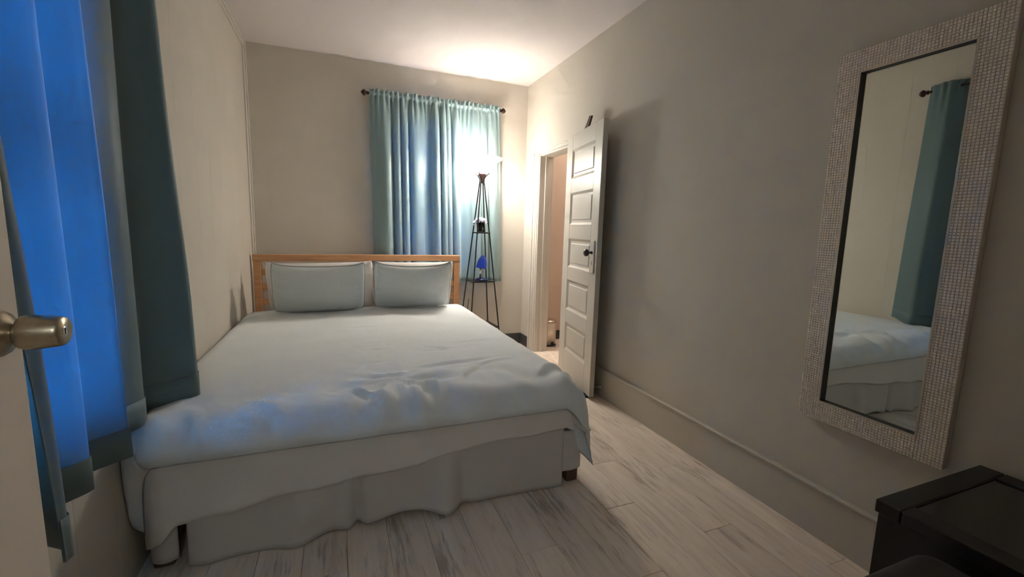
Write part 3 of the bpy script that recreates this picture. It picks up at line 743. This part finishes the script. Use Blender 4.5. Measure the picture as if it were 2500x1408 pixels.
# left curtains: plan outlines (x, y) at the rod and at the hem, joined down the drop
def curtain_left(label, topp, hemp, z0, zhem, seed, bend=None):
    nu, nv = 170, 40
    T_ = catmull([Vector((p[0], p[1], 0)) for p in topp], nu); H_ = catmull([Vector((p[0], p[1], 0)) for p in hemp], nu)
    V = []
    zs = [z0 + 0.04 - 0.08 * (j / 7) for j in range(8)] + [None] * (nv - 8)
    for j in range(nv):
        for i in range(nu):
            s = i / (nu - 1)
            zh = pw(s, zhem)
            if j < 8: z = zs[j]
            else: z = lerp(z0 - 0.04, zh, (j - 7) / (nv - 8))
            k = smooth(0, 1, max(0, (z0 - z) / (z0 - zh))) * 0.65 + 0.35 * max(0, min(1, (z0 - z) / (z0 - zh)))
            p = T_[i].lerp(H_[i], k)
            near = math.exp(-abs(z - z0) / 0.10)
            x = p.x + near * 0.010 * math.sin(s * 70 + seed) + 0.005 * nz(s * 7, z * 1.6, seed)
            if z > z0 + 0.01: x += 0.010 * nz(s * 25, seed)
            V.append(Vector((max(x, XL + 0.022), p.y, z)))
    o = mk('curtain', V, grid_faces(nu, nv), 'curtain_cloth_left', None, True)
    so = o.modifiers.new('thickness', 'SOLIDIFY'); so.thickness = 0.0018; so.offset = 0
    hemV = []
    for zf in (0.0, 0.5, 1.0):
        for i in range(nu):
            j0 = nv - 1; a_, b3 = V[j0 * nu + i], V[(j0 - 2) * nu + i]
            q = a_.lerp(b3, zf * 0.085 / max(0.01, (b3.z - a_.z))); hemV.append(q + Vector((0.0035, 0.0, 0.0)))
    hm = mk('hem', hemV, grid_faces(nu, 3), 'curtain_cloth_left', o, True)
    so = hm.modifiers.new('thickness', 'SOLIDIFY'); so.thickness = 0.0015; so.offset = 0
    return tag(o, label, 'curtain', 'dark teal curtains on the left wall')
LZ = 2.285; LXR = XL + 0.062
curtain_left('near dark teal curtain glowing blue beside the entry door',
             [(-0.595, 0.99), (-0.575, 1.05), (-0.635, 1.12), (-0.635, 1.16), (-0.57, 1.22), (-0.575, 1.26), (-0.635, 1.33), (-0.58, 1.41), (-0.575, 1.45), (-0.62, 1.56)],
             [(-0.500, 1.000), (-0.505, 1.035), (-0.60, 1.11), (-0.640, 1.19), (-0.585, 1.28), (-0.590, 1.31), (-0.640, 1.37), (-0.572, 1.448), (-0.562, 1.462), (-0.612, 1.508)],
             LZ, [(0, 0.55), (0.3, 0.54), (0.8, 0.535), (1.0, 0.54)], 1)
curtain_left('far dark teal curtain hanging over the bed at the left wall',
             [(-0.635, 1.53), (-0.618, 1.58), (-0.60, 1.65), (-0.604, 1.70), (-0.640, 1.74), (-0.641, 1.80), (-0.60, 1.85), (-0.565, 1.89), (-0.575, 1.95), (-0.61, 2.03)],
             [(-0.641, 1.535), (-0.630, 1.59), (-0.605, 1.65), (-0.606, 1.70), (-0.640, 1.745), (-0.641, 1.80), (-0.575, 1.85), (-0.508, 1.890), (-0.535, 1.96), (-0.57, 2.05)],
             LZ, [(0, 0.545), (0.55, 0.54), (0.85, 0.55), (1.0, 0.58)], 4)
rod('curtain_rod', 'dark bronze rod above the left window, doubled in the mirror', (LXR, 2.035, LZ), (LXR, 0.93, LZ), (-0.062, 0, 0))

# ------------------------------------------------------------------ floor lamp with shelves
LX, LY = 1.225, 3.872
lamp = thing('floor_lamp', 'black four-legged shelf floor lamp with glowing white bowl shade', 'floor lamp', (LX, LY, 0))
def half(z): return 0.5 * (0.335 - 0.1875 * z)
RO = math.radians(3)
def corner(sx_, sy_, h): return Vector((LX + h * (sx_ * math.cos(RO) - sy_ * math.sin(RO)), LY + h * (sx_ * math.sin(RO) + sy_ * math.cos(RO)), 0))
for sx_, sy_ in ((-1, -1), (1, -1), (1, 1), (-1, 1)):
    pts = []
    for z in (0.0, 0.4, 0.8, 1.2, 1.5, 1.60): p = corner(sx_, sy_, half(z)); p.z = z; pts.append(p)
    for z, h in ((1.632, 0.0145), (1.655, 0.018), (1.675, 0.029), (1.690, 0.041), (1.703, 0.053)): p = corner(sx_, sy_, h); p.z = z; pts.append(p)
    P = catmull(pts, 44)
    mk('leg', *tube_geo(P, 0.0062, 10), 'black_metal', lamp, True)
for z in (0.292, 0.715, 1.163):
    h = half(z) - 0.001
    cs = [corner(a, b_, h) for a, b_ in ((-1, -1), (1, -1), (1, 1), (-1, 1))]
    V = [Vector((c.x, c.y, z - 0.006)) for c in cs] + [Vector((c.x, c.y, z + 0.006)) for c in cs]
    sh = mk('shelf', V, [[3, 2, 1, 0], [4, 5, 6, 7], [0, 1, 5, 4], [1, 2, 6, 5], [2, 3, 7, 6], [3, 0, 4, 7]], 'black_wood', lamp)
    for c in cs: mk('shelf_knob', *lathe_geo([(0.003, -0.009), (0.009, -0.006), (0.010, 0), (0.009, 0.006), (0.003, 0.009)], 10, (c.x, c.y, z)), 'black_metal', sh, True)
mk('socket_cup', *lathe_geo([(0.012, 1.61), (0.016, 1.625), (0.019, 1.645), (0.027, 1.668), (0.040, 1.689), (0.046, 1.697), (0.042, 1.697), (0.01, 1.68)], 28, (LX, LY, 0)), 'bronze_metal', lamp, True)
outer = [(0.030, 1.690), (0.052, 1.694), (0.066, 1.706), (0.079, 1.727), (0.093, 1.752), (0.112, 1.778), (0.138, 1.800), (0.163, 1.815), (0.178, 1.822), (0.182, 1.828), (0.180, 1.833)]
inner = [(r - 0.006, z + 0.003) for r, z in outer[::-1]]; inner[0] = (0.174, 1.833)
shd = mk('shade', *lathe_geo(outer + inner, 48, (LX, LY, 0), cap=False), 'opal_shade', lamp, True)
shd.data.materials.append(MATS['opal_bowl'])
for p in shd.data.polygons:
    if p.index // 48 >= len(outer): p.material_index = 1
V, Fc = lathe_geo([(0.012, 1.695), (0.014, 1.712), (0.026, 1.735), (0.031, 1.755), (0.026, 1.775), (0.012, 1.786), (0.001, 1.788)], 20, (LX, LY, 0))
mk('bulb', V, Fc, 'opal_shade', lamp, True)
mk('turn_switch', *tube_geo([(LX - 0.034, LY - 0.03, 1.678), (LX - 0.060, LY - 0.04, 1.676)], 0.004, 8), 'bronze_metal', lamp, True)
mk('power_cord', *tube_geo(catmull([(LX - 0.145, LY - 0.12, 0.57), (LX - 0.152, LY - 0.125, 0.50), (LX - 0.170, LY - 0.12, 0.40), (LX - 0.175, LY - 0.10, 0.2), (LX - 0.16, LY + 0.02, 0.01)], 24), 0.003, 6), 'rubber_black', lamp, True)
ld = bpy.data.lights.new('bulb_light', 'POINT'); ld.energy = BULB_W; ld.color = LAMP_COL; ld.shadow_soft_size = 0.05
lo_ = bpy.data.objects.new('bulb_light', ld); col.objects.link(lo_); lo_.location = (0, 0, 1.822); lo_.parent = lamp

# flower vase on the upper shelf
vz = 1.170
vase = thing('flower_vase', 'small clear glass vase with dark filler on the upper lamp shelf', 'vase', (LX - 0.005, LY, vz))
vo_ = [(0.030, 0.0), (0.033, 0.002), (0.036, 0.03), (0.039, 0.085)]
mk('glass', *lathe_geo(vo_ + [(r - 0.0025, z + 0.002) for r, z in vo_[::-1]], 28, (LX - 0.005, LY, vz), cap=False), 'vase_glass', vase, True)
mk('filler', *lathe_geo([(0.001, 0.004), (0.017, 0.004), (0.019, 0.03), (0.021, 0.070), (0.014, 0.074), (0.001, 0.075)], 20, (LX - 0.008, LY - 0.002, vz)), 'vase_filler', vase, True)
fl_ = thing('flower_bunch', 'pale lavender ruffled flower bunch standing in the glass vase', 'flowers', (LX - 0.005, LY, vz + 0.07))
rf = random.Random(11)
def bloom(c, r, seed):
    V, Fc = [], []; rb = random.Random(seed)
    for ring, (n_, rr_, up_) in enumerate(((5, 1.0, 0.15), (5, 0.75, 0.45), (4, 0.45, 0.75))):
        for k in range(n_):
            a = 2 * PI * (k + 0.4 * ring) / n_ + rb.uniform(-0.2, 0.2); kk = len(V)
            for jj in range(4):
                q = jj / 3
                for ii in range(3):
                    b2 = a + (ii - 1) * 0.62 * (0.35 + 0.65 * math.sin(PI * min(1, q * 0.85 + 0.1)))
                    rad_ = r * rr_ * q; hz_ = r * (up_ * q + 0.25 * q * q * (1 if ii == 1 else 1.35) + 0.10 * rb.uniform(-1, 1) * q)
                    V.append(Vector((c[0] + rad_ * math.cos(b2), c[1] + rad_ * math.sin(b2), c[2] + hz_)))
            Fc += grid_faces(3, 4, kk)
    return V, Fc
spots = [(0, 0, 0.055), (-0.03, -0.01, 0.045), (0.028, -0.012, 0.045), (0.0, -0.032, 0.035), (-0.052, 0.0, 0.022), (0.012, 0.028, 0.045), (-0.025, 0.024, 0.04), (-0.058, -0.012, 0.000), (0.062, -0.006, 0.020), (0.03, 0.02, 0.035)]
for k, s_ in enumerate(spots):
    V, Fc = bloom((LX - 0.005 + s_[0], LY + s_[1], vz + 0.055 + s_[2]), 0.026 if k not in (7, 8) else 0.018, k)
    bl = mk('bloom', V, Fc, 'petal', fl_, True); so = bl.modifiers.new('thickness', 'SOLIDIFY'); so.thickness = 0.0012
mk('stems', *tube_geo([(LX - 0.005, LY, vz + 0.03), (LX - 0.005, LY, vz + 0.10)], 0.008, 8), 'vase_filler', fl_, True)

# blue mushroom desk lamp on the middle shelf
bx_, by_, bz_ = LX + 0.010, LY - 0.005, 0.722
bl = thing('table_lamp', 'small switched-off blue dome desk lamp on the middle lamp shelf', 'table lamp', (bx_, by_, bz_))
mk('base', *lathe_geo([(0.055, 0.0), (0.060, 0.004), (0.058, 0.010), (0.045, 0.016), (0.012, 0.019), (0.004, 0.0195)], 32, (bx_, by_, bz_)), 'blue_base', bl, True)
mk('stem', *tube_geo([(bx_ - 0.012, by_, bz_ + 0.015), (bx_ - 0.010, by_, bz_ + 0.14)], 0.0085, 14), 'chrome', bl, True)
V, Fc = lathe_geo([(0.050, 0.0), (0.0515, 0.004), (0.050, 0.020), (0.0455, 0.050), (0.037, 0.080), (0.026, 0.103), (0.013, 0.117), (0.002, 0.121)] , 36)
V2, F2 = lathe_geo([(0.048, 0.001), (0.043, 0.05), (0.034, 0.078), (0.022, 0.100), (0.002, 0.115)], 36, cap=False)
rot = Matrix.Translation((bx_ - 0.004, by_, bz_ + 0.112)) @ Matrix.Rotation(math.radians(9), 4, 'Y')
Fc = Fc[:-2] + [Fc[-1]]
sh = mk('shade', [rot @ v for v in V], Fc, 'blue_plastic', bl, True)
mk('shade_liner', [rot @ v for v in V2], F2, 'rubber_white', sh, True)
mk('power_cord', *tube_geo(catmull([(bx_ - 0.035, by_ - 0.02, bz_ + 0.018), (bx_ - 0.05, by_ - 0.03, bz_ + 0.026), (bx_ - 0.062, by_ - 0.04, bz_ + 0.006), (bx_ - 0.03, by_ - 0.062, bz_ + 0.003), (bx_ - 0.055, by_ - 0.075, bz_ + 0.02), (bx_ - 0.08, by_ - 0.05, bz_ + 0.003)], 30), 0.0025, 6), 'blue_base', bl, True)

# ------------------------------------------------------------------ step bin in the bathroom
cx_, cy_ = 2.035, 4.02
can = thing('step_bin', 'small brushed steel step bin standing inside the bathroom doorway', 'trash can', (cx_, cy_, 0))
mk('base_ring', *lathe_geo([(0.084, 0.0), (0.086, 0.004), (0.086, 0.014), (0.082, 0.018)], 36, (cx_, cy_, 0)), 'rubber_black', can, True)
mk('body', *lathe_geo([(0.082, 0.016), (0.082, 0.245), (0.080, 0.247)], 40, (cx_, cy_, 0)), 'bin_steel', can, True)
mk('lid', *lathe_geo([(0.084, 0.246), (0.085, 0.252), (0.082, 0.264), (0.066, 0.276), (0.035, 0.283), (0.002, 0.285)], 40, (cx_, cy_, 0)), 'steel', can, True)
pd = box('pedal', (cx_ - 0.010, cy_ - 0.112, 0.012), (cx_ + 0.036, cy_ - 0.070, 0.022), 'rubber_black', can, ch=0.004)
V, Fc = box_geo((cx_ - 0.004, cy_ - 0.088, 0.022), (cx_ + 0.030, cy_ - 0.078, 0.050), 0.003); mk('pedal_guard', V, Fc, 'rubber_black', pd)

# ------------------------------------------------------------------ small items by the bathroom door
wd = Vector((math.cos(math.atan2(tdir.y, tdir.x)), math.sin(math.atan2(tdir.y, tdir.x)), 0))
pA = hinge + tdir * 0.315 + ln_ * S * 0.010
shim = thing('wooden_shim', 'small dark wooden shim standing on top of the open panel door', 'wood shim', (pA.x, pA.y, 1.948))
def shimv(u, d, z): return pA + tdir * u + ln_ * S * d + Vector((0, 0, z))
V = [shimv(0, 0, 1.9485), shimv(0.07, 0, 1.9485), shimv(0.07, 0.014, 1.9485), shimv(0, 0.014, 1.9485), shimv(0.042, 0.020, 2.04), shimv(0.082, 0.020, 2.032), shimv(0.082, 0.032, 2.032), shimv(0.042, 0.032, 2.04)]
mk('block', V, [[3, 2, 1, 0], [4, 5, 6, 7], [0, 1, 5, 4], [1, 2, 6, 5], [2, 3, 7, 6], [3, 0, 4, 7]], 'shim_wood', shim)
mat_ = mk('floor_mat', *box_geo((1.555, 2.60, 0.0006), (1.715, 2.93, 0.010), 0.003), 'mat_black')
tag(mat_, 'thin black mat on the floor under the open door', 'mat')

# ------------------------------------------------------------------ wall mirror
MIY0, MIY1, MIZ0, MIZ1 = 0.683, 1.150, 0.485, 1.870
FW = 0.077
TILT = math.radians(0.2)
mir = thing('wall_mirror', 'tall mirror in a silver mosaic frame on the right wall', 'mirror', (XR - 0.004, (MIY0 + MIY1) / 2, MIZ0), (0, -TILT, 0))
# local frame: -x is out of the wall, y along the wall, z up
hw = (MIY1 - MIY0) / 2; hh = MIZ1 - MIZ0
def mbox(name, a, b_, mat, parent=mir, ch=0.0): V, Fc = box_geo(a, b_, ch); return mk(name, V, Fc, mat, parent, world=False)
core = []
for a, b_ in (((-0.026, -hw, 0), (0, -hw + FW, hh)), ((-0.026, hw - FW, 0), (0, hw, hh)), ((-0.026, -hw + FW, 0), (0, hw - FW, FW)), ((-0.026, -hw + FW, hh - FW), (0, hw - FW, hh))):
    mbox('frame_rail', a, b_, 'mirror_core', mir, 0.002)
mbox('glass', (-0.012, -hw + FW - 0.002, FW - 0.002), (-0.008, hw - FW + 0.002, hh - FW + 0.002), 'mirror_glass', mir)
for a, b_ in (((-0.028, -hw + FW - 0.003, FW), (-0.010, -hw + FW + 0.003, hh - FW)), ((-0.028, hw - FW - 0.003, FW), (-0.010, hw - FW + 0.003, hh - FW)), ((-0.028, -hw + FW, FW - 0.003), (-0.010, hw - FW, FW + 0.003)), ((-0.028, -hw + FW, hh - FW - 0.003), (-0.010, hw - FW, hh - FW + 0.003))):
    lip = mbox('inner_lip', a, b_, 'mirror_lip_shade', mir)
    a2 = (-0.0305, a[1] - 0.0006, a[2] - 0.0006); b3 = (-0.0275, b_[1] + 0.0006, b_[2] + 0.0006)
    mbox('bead', a2, b3, 'mirror_lip', lip, 0.001)
# mosaic chips, slightly domed and each set at its own angle
rm_ = random.Random(21); V, Fc = [], []
pitch_y, pitch_z = 0.0094, 0.0094
ny, nzc = int(2 * hw / pitch_y), int(hh / pitch_z); py_, pz_ = 2 * hw / ny, hh / nzc
for jz in range(nzc):
    for iy in range(ny):
        yc_, zc_ = -hw + (iy + 0.5) * py_, (jz + 0.5) * pz_
        if -hw + FW - 0.004 < yc_ < hw - FW + 0.004 and FW - 0.004 < zc_ < hh - FW + 0.004: continue
        a_, b2 = py_ * 0.44, pz_ * 0.44; k = len(V)
        ty, tz = rm_.gauss(0, 0.055), rm_.gauss(0, 0.055); x0 = -0.0285 - rm_.random() * 0.0008
        for dy, dz, ins in ((-1, -1, 0), (1, -1, 0), (1, 1, 0), (-1, 1, 0), (-1, -1, 1), (1, -1, 1), (1, 1, 1), (-1, 1, 1)):
            f = 1 - 0.22 * ins; yy, zz_ = dy * a_ * f, dz * b2 * f
            V.append(Vector((-0.0255 if not ins else x0 + yy * ty + zz_ * tz, yc_ + yy, zc_ + zz_)))
        Fc += [[k + 4, k + 5, k + 6, k + 7]] + [[k + q, k + (q + 1) % 4, k + 4 + (q + 1) % 4, k + 4 + q] for q in range(4)]
mos = mk('mosaic', V, Fc, 'mosaic_silver', mir, world=False); mos['kind'] = 'stuff'; mos['label'] = 'small silver mosaic chips covering the frame'

# ------------------------------------------------------------------ black table and ottoman in the right foreground
TX0, TX1, TY0, TY1, TZ = 1.262, 1.762, 0.07, 0.607, 0.545
tb = thing('side_table', 'black side table with dark glass top below the mirror', 'table', ((TX0 + TX1) / 2, (TY0 + TY1) / 2, 0))
e = 0.055
box('top_rail', (TX0, TY1 - e, TZ - 0.035), (TX1, TY1, TZ), 'black_wood', tb, ch=0.003); box('top_rail', (TX0, TY0, TZ - 0.035), (TX1, TY0 + e, TZ), 'black_wood', tb, ch=0.003)
box('top_rail', (TX0, TY0 + e, TZ - 0.035), (TX0 + e, TY1 - e, TZ), 'black_wood', tb, ch=0.003); box('top_rail', (TX1 - e, TY0 + e, TZ - 0.035), (TX1, TY1 - e, TZ), 'black_wood', tb, ch=0.003)
box('glass_top', (TX0 + e, TY0 + e, TZ - 0.014), (TX1 - e, TY1 - e, TZ - 0.006), 'table_glass', tb)
box('back_panel', (TX0 + 0.01, TY1 - 0.022, 0.06), (TX1 - 0.01, TY1 - 0.006, TZ - 0.035), 'black_wood', tb); box('back_panel', (TX0 + 0.01, TY0 + 0.006, 0.06), (TX1 - 0.01, TY0 + 0.022, TZ - 0.035), 'black_wood', tb)
box('side_panel', (TX0 + 0.004, TY0 + 0.022, 0.06), (TX0 + 0.020, TY1 - 0.022, TZ - 0.035), 'black_wood', tb); box('side_panel', (TX1 - 0.020, TY0 + 0.022, 0.06), (TX1 - 0.004, TY1 - 0.022, TZ - 0.035), 'black_wood', tb)
box('bottom_shelf', (TX0 + 0.02, TY0 + 0.022, 0.06), (TX1 - 0.02, TY1 - 0.022, 0.08), 'black_wood', tb)
for x in (TX0 + 0.02, TX1 - 0.07):
    for y in (TY0 + 0.02, TY1 - 0.07): box('foot', (x, y, 0), (x + 0.05, y + 0.05, 0.06), 'black_wood', tb, ch=0.003)

OX0, OX1, OYa, OYb, OZt = 0.80, 1.235, 0.07, 0.497, 0.515
ot = thing('ottoman', 'black leather ottoman with rounded cushion beside the black table', 'ottoman', ((OX0 + OX1) / 2, (OYa + OYb) / 2, 0))
V, Fc = box_geo((OX0, OYa, OZt - 0.12), (OX1, OYb, OZt)); oc = mk('cushion', V, Fc, 'black_leather', ot)
bm_ = bmesh.new(); bm_.from_mesh(oc.data); bmesh.ops.bevel(bm_, geom=list(bm_.edges), offset=0.05, segments=6, affect='EDGES', profile=0.5); bm_.to_mesh(oc.data); bm_.free()
for p in oc.data.polygons: p.use_smooth = True
box('body', (OX0 + 0.02, OYa + 0.02, 0.05), (OX1 - 0.02, OYb - 0.02, OZt - 0.115), 'black_leather', ot, ch=0.015)
for x in (OX0 + 0.04, OX1 - 0.08):
    for y in (OYa + 0.04, OYb - 0.08): box('foot', (x, y, 0), (x + 0.04, y + 0.04, 0.055), 'black_wood', ot, ch=0.003)

# ------------------------------------------------------------------ added bathroom fill light, out of view, brightens the far doorway
bc = thing('bath_fill_light', 'added round fill light on the unseen bathroom ceiling', 'fill light', (2.45, 3.5, ZC))
mk('mount', *lathe_geo([(0.08, ZC - 0.02), (0.08, ZC)], 32, (2.45, 3.5, 0)), 'steel', bc, True)
m, nt, b = nodes_of('bath_fill_glow'); b.inputs['Base Color'].default_value = (0.9, 0.88, 0.84, 1)
b.inputs['Emission Color'].default_value = (1.0, 0.86, 0.74, 1); b.inputs['Emission Strength'].default_value = BATH_FILL
mk('shade', *lathe_geo([(0.11, ZC - 0.02), (0.115, ZC - 0.03), (0.10, ZC - 0.055), (0.06, ZC - 0.075), (0.002, ZC - 0.082)], 32, (2.45, 3.5, 0)), 'bath_fill_glow', bc, True)

# ------------------------------------------------------------------ added fill light in the hallway behind the camera, lifts the bed front
hp = (-0.10, -1.10, 1.78)
hl = thing('hall_fill_light', 'added globe fill light in the unseen hallway behind the doorway', 'wall lamp', (hp[0], -1.25, hp[2]))
mk('mount', *lathe_geo([(0.06, -1.25), (0.06, -1.235), (0.03, -1.225), (0.02, -1.21)], 28, (hp[0], 0, hp[2]), 'y'), 'steel', hl, True)
m, nt, b = nodes_of('hall_fill_glow'); b.inputs['Base Color'].default_value = (0.9, 0.88, 0.84, 1)
b.inputs['Emission Color'].default_value = (0.86, 0.94, 1.0, 1); b.inputs['Emission Strength'].default_value = HALL_FILL
mk('globe', *lathe_geo([(0.02, -0.12), (0.06, -0.106), (0.092, -0.08), (0.113, -0.045), (0.122, 0.0), (0.113, 0.045), (0.092, 0.08), (0.06, 0.106), (0.02, 0.12)], 32, hp), 'hall_fill_glow', hl, True)
